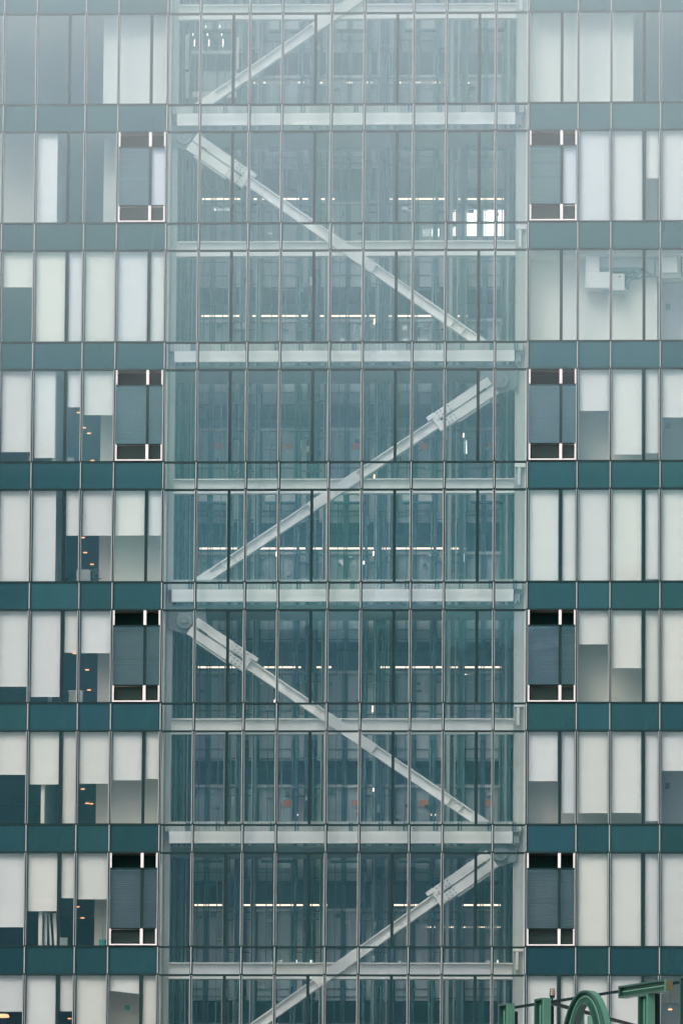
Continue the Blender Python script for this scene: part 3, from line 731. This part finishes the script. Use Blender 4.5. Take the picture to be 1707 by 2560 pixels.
# chair back
a, c = at(191, 1424, 0.8), at(226, 1454, 0.8)
t_ = thing('chair', ((a.x+c.x)/2, 0.8, c.z-0.45), 'pale grey chair back showing above the sill beside a plant, fifth window row', 'chair')
box(a.x, c.x, 0.8, 0.84, c.z+0.02, a.z).build('backrest', 'grey_box', t_, bevel=0.015)
box(a.x, c.x, 0.86, 1.3, c.z-0.05, c.z).build('seat', 'grey_box', t_)
for xx in (a.x+0.03, c.x-0.03):
    for yy in (0.84, 1.26): box(xx-0.015, xx+0.015, yy, yy+0.03, c.z-0.42, c.z-0.052).build('leg', 'duct_dark', t_)
# plant
pc = at(238, 1448, 0.8)
t_ = thing('potted_plant', (pc.x, 0.8, zb(4)-0.0), 'small green potted plant behind the glass, bottom of the fifth window row', 'plant')
lv = MB(); rnd = random.Random(3)
for k in range(26):
    c = pc + Vector((rnd.gauss(0, .07), rnd.gauss(0, .06), rnd.uniform(-.05, .38)))
    dd = Vector((rnd.uniform(-1,1), rnd.uniform(-1,1), rnd.uniform(-.2,1))).normalized(); sd2 = dd.cross(Vector((0,1,0.3))).normalized()
    lv.prism([c, c+dd*.06+sd2*.03, c+dd*.13, c+dd*.06-sd2*.03], (0,0,0), (0,0.004,0))
lv.build('foliage', 'leaf', t_, kind='stuff')
MB().cyl(pc+Vector((0,0,-0.25)), pc+Vector((0,0,-0.08)), .08, 12, .10).build('pot', 'grey_box', t_)
# mop with teal bucket
a = at(257, 2366, 0.9)
t_ = thing('mop_bucket', (a.x, 0.9, a.z-0.1), 'teal bucket with an upright mop handle beside the vent window, eighth row', 'bucket')
MB().cyl(a+Vector((0,0,-0.1)), a+Vector((0,0,0.22)), 0.11, 16, 0.14).build('bucket', 'teal_plastic', t_)
MB().cyl(a+Vector((0,0,0.02)), a+Vector((0,0,0.80)), 0.014, 8).build('handle', 'teal_plastic', t_)
box(a.x-0.12, a.x+0.12, 0.88, 0.92, a.z+0.80, a.z+0.83).build('grip', 'duct', t_)
# white stands seen under blinds
a = at(119, 1739, 0.7); c = at(129, 1757, 0.7)
t_ = thing('white_post', ((a.x+c.x)/2, .7, c.z), 'short white post below the second blind from the edge, sixth window row', 'post')
box(a.x, c.x, .7, .8, c.z-0.1, a.z+0.3).build('post', 'steel_white', t_); box(a.x-.03, c.x+.03, .68, .84, c.z-.13, c.z-.102).build('foot', 'steel_white', t_)
# curtain behind eighth row
cu = MB()
for k, (xa0, xa1, xb0, xb1) in enumerate(((112,118,111,117),(121,124,125,130),(131,140,136,143))):
    pa, pb, pc_, pd = at(xa0,2284,.75+k*.02), at(xa1,2284,.75+k*.02), at(xb1,2368,.75+k*.02), at(xb0,2368,.75+k*.02)
    cu.prism([pa, pb, pc_, pd], (0,0,0), (0,0.02,0))
cu.v = [(v[0], v[1], v[2]) for v in cu.v]
o = cu.build('curtain', 'blind'); tag(o, 'gathered white curtain folds under the second blind from the edge, eighth window row', 'curtain')

# air handling unit and ducts, third window row, right wing
def bx(px0, py0, px1, py1, Y0, Y1, name, mt, par, bevel=0.0):
    a, c = at(px0, py0, Y0), at(px1, py1, Y0)
    return box(a.x, c.x, Y0, Y1, c.z, a.z).build(name, mt, par, bevel=bevel)
p = at(1495, 719, 0.45)
ac = thing('air_handler', tuple(p), 'white box shaped air handler on a drop duct in the bare cream room, third row', 'air handler')
bx(1462, 679, 1526, 719, 0.45, 1.2, 'cabinet', 'ac_white', ac, 0.012)
bx(1463.5, 634, 1498, 678.4, 0.5, 1.0, 'drop_duct', 'ac_white', ac, 0.01)
a, c = at(1527, 683, 0.6), at(1561, 725, 0.6)
box(a.x, c.x, 0.6, 1.2, c.z, a.z).build('fan_section', 'ac_white', ac, bevel=0.02)
bx(1504, 721, 1562, 730, 0.75, 1.2, 'drip_tray', 'duct', ac)
q = at(1549, 691, 0.59); MB().cyl(q, q+Vector((0,-0.02,0)), 0.035, 14).build('badge', 'sign_blue', ac)
pm = MB()
for px0, py0, px1, py1 in ((1562,690,1562,712),(1562,712,1570,722),(1570,722,1573,703),(1573,703,1580,696),(1580,696,1600,695),(1567,684,1585,684),(1585,684,1590,696),(1592,676,1592,696),(1600,695,1606,690),(1606,690,1650,692),(1566,690,1566,720),(1575,676,1575,684),(1562,700,1580,690)):
    pm.cyl(at(px0,py0,0.8), at(px1,py1,0.8), 0.026, 8)
pm.build('pipe', 'duct_dark', ac)
dc = thing('ventilation_duct', tuple(at(1560, 672, .8)), 'long grey ventilation duct under the ceiling right of the air handler, third row', 'duct')
bx(1499, 642, 1600, 668, 0.8, 1.3, 'duct_body', 'duct', dc, 0.02)
tp = MB(); a1, a2, a3, a4 = at(1600.5,640,.8), at(1645,652,.8), at(1645,690,.8), at(1600.5,668,.8); tp.prism([a1,a2,a3,a4], (0,0,0), (0,.5,0)); tp.build('duct_taper', 'duct', dc)
bx(1499, 668.5, 1598, 678, 0.75, 1.3, 'duct_flange', 'duct_dark', dc)
pr = MB()
for px in (1637, 1703): pr.cyl(at(px, 640, .7), at(px, 692, .7), 0.025, 8)
pr.build('hanger_rod', 'duct_dark', dc)
d2 = thing('duct_box', tuple(at(1675, 690, .7)), 'pale square duct box above the grey door at the right photo edge, third row', 'duct')
bx(1652, 640, 1693, 681, .6, 1.25, 'box_body', 'ac_white', d2, 0.02); bx(1651, 682, 1700, 694, .7, 1.3, 'base_trim', 'grey_box', d2)
for k, (a_, b_, c_, d_) in enumerate(((1411,639,1462,647),(1498,637,1516,646),(1548,638,1640,643),(1322,636,1358,642),(1381,637,1391,644))):
    bx(a_, b_, c_, d_, 1.31, 1.348, 'wall_slot', 'duct_dark', tower)

# ------------------------------------------------------------------ rooftop sign
TH = R(54); SD = DIST-130.0
sdir = Vector((math.cos(TH), -math.sin(TH), 0)); snrm = Vector((-math.sin(TH), -math.cos(TH), 0))
S0 = at(1245, 2513, -SD)                     # top front-left corner of the H
LH = 1.95                                     # letter height
sign = thing('rooftop_sign', (S0.x, S0.y, S0.z-LH-0.3), 'weathered green rooftop channel letters reading HOTE on a dark steel rail', 'sign')
def sp_(s, z, d): return S0 + sdir*s + Vector((0,0,z)) - snrm*d
def sfind(px):
    lo, hi = -1.0, 9.0
    for _ in range(50):
        md = (lo+hi)/2; q = sp_(md, 0, 0); rel = q-Vector((0,-DIST,0)); xx = IW/2+F_PX*rel.dot(rt)/rel.dot(fw)
        if xx < px: lo = md
        else: hi = md
    return lo
DEP = 0.14
def outline(mb, pts, d0, d1):
    mb.prism([sp_(s, z, 0) for s, z in pts], -snrm*d0, -snrm*d1)
def rect(s0, s1, z0, z1): return [(s0,z0),(s1,z0),(s1,z1),(s0,z1)]
def letter(name, rects_, tubes, rust=None):
    """rects_ list of non overlapping (s0,s1,z0,z1)"""
    ef = MB(); fc = MB(); sd_ = MB()
    for (s0, s1, z0, z1, ends) in rects_:
        tck = 0.028
        outline(fc, rect(s0+tck, s1-tck, z0+tck, z1-tck), 0.07, DEP)
        outline(ef, rect(s0, s0+tck, z0, z1), 0.0, DEP); 
        outline(ef, rect(s0+tck, s1-tck, z1-tck, z1), 0.0, DEP); outline(ef, rect(s0+tck, s1-tck, z0, z0+tck), 0.0, DEP)
        outline(sd_, rect(s1-tck, s1, z0, z1), 0.0, DEP)
    lt = fc.build(name, 'sign_green', sign)
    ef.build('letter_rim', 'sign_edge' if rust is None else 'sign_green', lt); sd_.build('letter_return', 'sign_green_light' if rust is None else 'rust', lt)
    tb = MB()
    for (a, b1, c, d) in tubes:
        tb.cyl(sp_(a, b1, 0.03), sp_(c, d, 0.03), 0.008, 8)
    tb.build('neon_tube', 'tube', lt)
    return lt
hs0, hs1 = 0.0, sfind(1268); h20, h21 = sfind(1335), sfind(1358)
W = hs1-hs0; HV = 0.185
letter('letter_h', [(hs0, hs0+W, -LH, 0, 1), (h20, h20+W, -LH, 0, 1), (hs0+W+.001, h20-.001, -LH/2-W/2, -LH/2+W/2, 0)], [(hs0+W/2,-LH+.1,hs0+W/2,-.1),(h20+W/2,-LH+.1,h20+W/2,-.1)])
t0, t1 = sfind(1545), sfind(1663); ts0 = sfind(1594)
lt_t = letter('letter_t', [(t0, t1, -HV, 0.0, 1), (ts0, ts0+W, -LH, -HV-.001, 0)], [(t0+.08,-HV*.5,t1-.08,-HV*.5),(ts0+W/2,-LH+.1,ts0+W/2,-W)], rust=None)
e0 = sfind(1698)
letter('letter_e', [(e0, e0+W, -LH, 0, 1), (e0+W+.001, e0+1.1, -W, 0, 1), (e0+W+.001, e0+1.0, -LH/2-W/2, -LH/2+W/2, 1), (e0+W+.001, e0+1.1, -LH, -LH+W, 1)], [(e0+W/2,-LH+.1,e0+W/2,-.1)])
# rust patch on the T's right end
rp = MB(); outline(rp, rect(t1+.001, t1+.006, -HV+.01, -.01), 0.01, 0.12); rp.build('rust_patch', 'rust', lt_t)
# the O
o_l, o_r = sfind(1401), sfind(1513); ocx = (o_l+o_r)/2; orx = (o_r-o_l)/2; orz = LH/2+0.0; ocz = -LH/2+0.02
def ring(mb, r_out, r_in, d0, d1, n=56):
    k0 = len(mb.v)
    for d in (d0, d1):
        for (rx, rz) in (r_out, r_in):
            for i in range(n):
                a = 2*math.pi*i/n
                mb.v.append(tuple(sp_(ocx+rx*math.cos(a), ocz+rz*math.sin(a), d)))
    def idx(layer, which, i): return k0+(layer*2+which)*n+(i % n)
    for i in range(n):
        mb.f.append((idx(0,0,i), idx(0,0,i+1), idx(0,1,i+1), idx(0,1,i)))
        mb.f.append((idx(1,0,i+1), idx(1,0,i), idx(1,1,i), idx(1,1,i+1)))
        mb.f.append((idx(0,0,i+1), idx(0,0,i), idx(1,0,i), idx(1,0,i+1)))
        mb.f.append((idx(0,1,i), idx(0,1,i+1), idx(1,1,i+1), idx(1,1,i)))
# the O is a rounded racetrack shape: circle-topped
orz_full = orz
b = MB(); ring(b, (orx-.03, orz-.03), (orx-W+.005, orz-HV+.01), 0.07, DEP); lo_ = b.build('letter_o', 'sign_green', sign)
b = MB(); ring(b, (orx, orz), (orx-.028, orz-.028), 0.0, DEP); ring(b, (orx-W+.002, orz-HV+.008), (orx-W-.022, orz-HV-.016), 0.0, DEP); b.build('letter_rim', 'sign_edge', lo_)
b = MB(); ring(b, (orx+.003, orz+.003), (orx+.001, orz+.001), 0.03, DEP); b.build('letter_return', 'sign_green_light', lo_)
b = MB(); n = 48
for i in range(n):
    a, a2 = 2*math.pi*i/n, 2*math.pi*(i+1)/n; rx, rz = orx-W/2, orz-HV/2
    b.cyl(sp_(ocx+rx*math.cos(a), ocz+rz*math.sin(a), .03), sp_(ocx+rx*math.cos(a2), ocz+rz*math.sin(a2), .03), 0.008, 6)
b.build('neon_tube', 'tube', lo_)
# rails and posts
b = MB(); b.bar(sp_(-0.02, -0.045, DEP+.06), sp_(e0+1.6, -0.045, DEP+.06), 0.04, 0.04); b.build('top_rail', 'sign_steel', sign)
b = MB(); b.bar(sp_(-0.02, -LH+0.1, DEP+.06), sp_(e0+1.6, -LH+0.1, DEP+.06), 0.05, 0.05); b.build('bottom_rail', 'sign_steel', sign)
for s in (hs0+.1, h20+.1, ocx, ts0+W/2, e0+.1):
    b = MB(); b.bar(sp_(s, -LH-0.3, DEP+.12), sp_(s, -0.10, DEP+.12), 0.05, 0.05, side=sdir); b.build('post', 'sign_steel', sign)
# second sign arm running away to the right
Q0 = at(1366, 2506, -SD+1.2); Q1 = at(1640, 2580, -SD+14)
s2 = thing('rear_sign', (Q0.x, Q0.y, S0.z-LH-0.3), 'rear arm of green rooftop letters seen through the round letter', 'sign')
b = MB(); b.bar(Q0, Q1, 0.05, 0.05); b.build('top_rail', 'sign_steel', s2)
dq = (Q1-Q0).normalized()
for k, (px0, px1, ptop, mt) in enumerate(((1442,1447,2529,'pale_frame'),(1447.5,1460,2530,'sign_edge'),(1468,1485,2541,'sign_green_light'))):
    a = at(px0, ptop, -SD+4.0+k*.0); c = at(px1, ptop, -SD+4.0)
    box(a.x, c.x, a.y, a.y+0.15, a.z-1.9, a.z).build('letter_stem', mt, s2)
for pt in (Q0, Q1): MB().bar((pt.x, pt.y, S0.z-LH-0.3), (pt.x, pt.y, pt.z-.03), 0.05, 0.05, side=(1,0,0)).build('post', 'sign_steel', s2)
# obstruction beacon on a pole
p = at(1380, 2497, -SD+2.5)
bc = thing('warning_beacon', (p.x, p.y, S0.z-LH-0.3), 'small caged warning beacon on a thin pole between the H and the O', 'beacon')
MB().cyl((p.x, p.y, S0.z-LH-0.3), (p.x, p.y, p.z), 0.016, 8).build('pole', 'sign_steel', bc)
MB().cyl((p.x, p.y, p.z+.001), (p.x, p.y, p.z+.045), 0.036, 14, 0.044).build('base', 'sign_steel', bc)
MB().cyl((p.x, p.y, p.z+.046), (p.x, p.y, p.z+.135), 0.033, 12, 0.029).build('lamp_glass', 'beacon_red', bc)
cg = MB()
for i in range(8):
    a = i*math.pi/4+.2; cg.cyl((p.x+.043*math.cos(a), p.y+.043*math.sin(a), p.z+.046), (p.x+.036*math.cos(a), p.y+.036*math.sin(a), p.z+.148), 0.004, 5)
for zz, rr in ((.075, .042), (.105, .040), (.148, .036)):
    for i in range(12):
        a, a2 = i*math.pi/6, (i+1)*math.pi/6; cg.cyl((p.x+rr*math.cos(a), p.y+rr*math.sin(a), p.z+zz), (p.x+rr*math.cos(a2), p.y+rr*math.sin(a2), p.z+zz), .004, 5)
cg.build('cage', 'bolt', bc)
# the hotel block the sign stands on (below the frame)
zr = S0.z-LH-0.3
hb = thing('hotel_block', (S0.x+3, S0.y+2, GZ), 'concrete block carrying the green rooftop sign', 'building')
box(S0.x-1.5, S0.x+8, S0.y-9, S0.y+17, GZ, zr-0.22).build('wall', 'concrete', hb)
box(S0.x-1.7, S0.x+8.2, S0.y-9.2, S0.y+17.2, zr-0.218, zr-0.002).build('roof', 'ceiling', hb)
for fl in range(3):
    for k in range(4):
        box(S0.x-0.6+k*2.2, S0.x+0.6+k*2.2, S0.y-9.04, S0.y-9.001, GZ+1.4+fl*2.9, GZ+2.8+fl*2.9).build('window', 'spandrel', hb)

# drop the bookkeeping property
for o in bpy.data.objects:
    if '_w' in o: del o['_w']
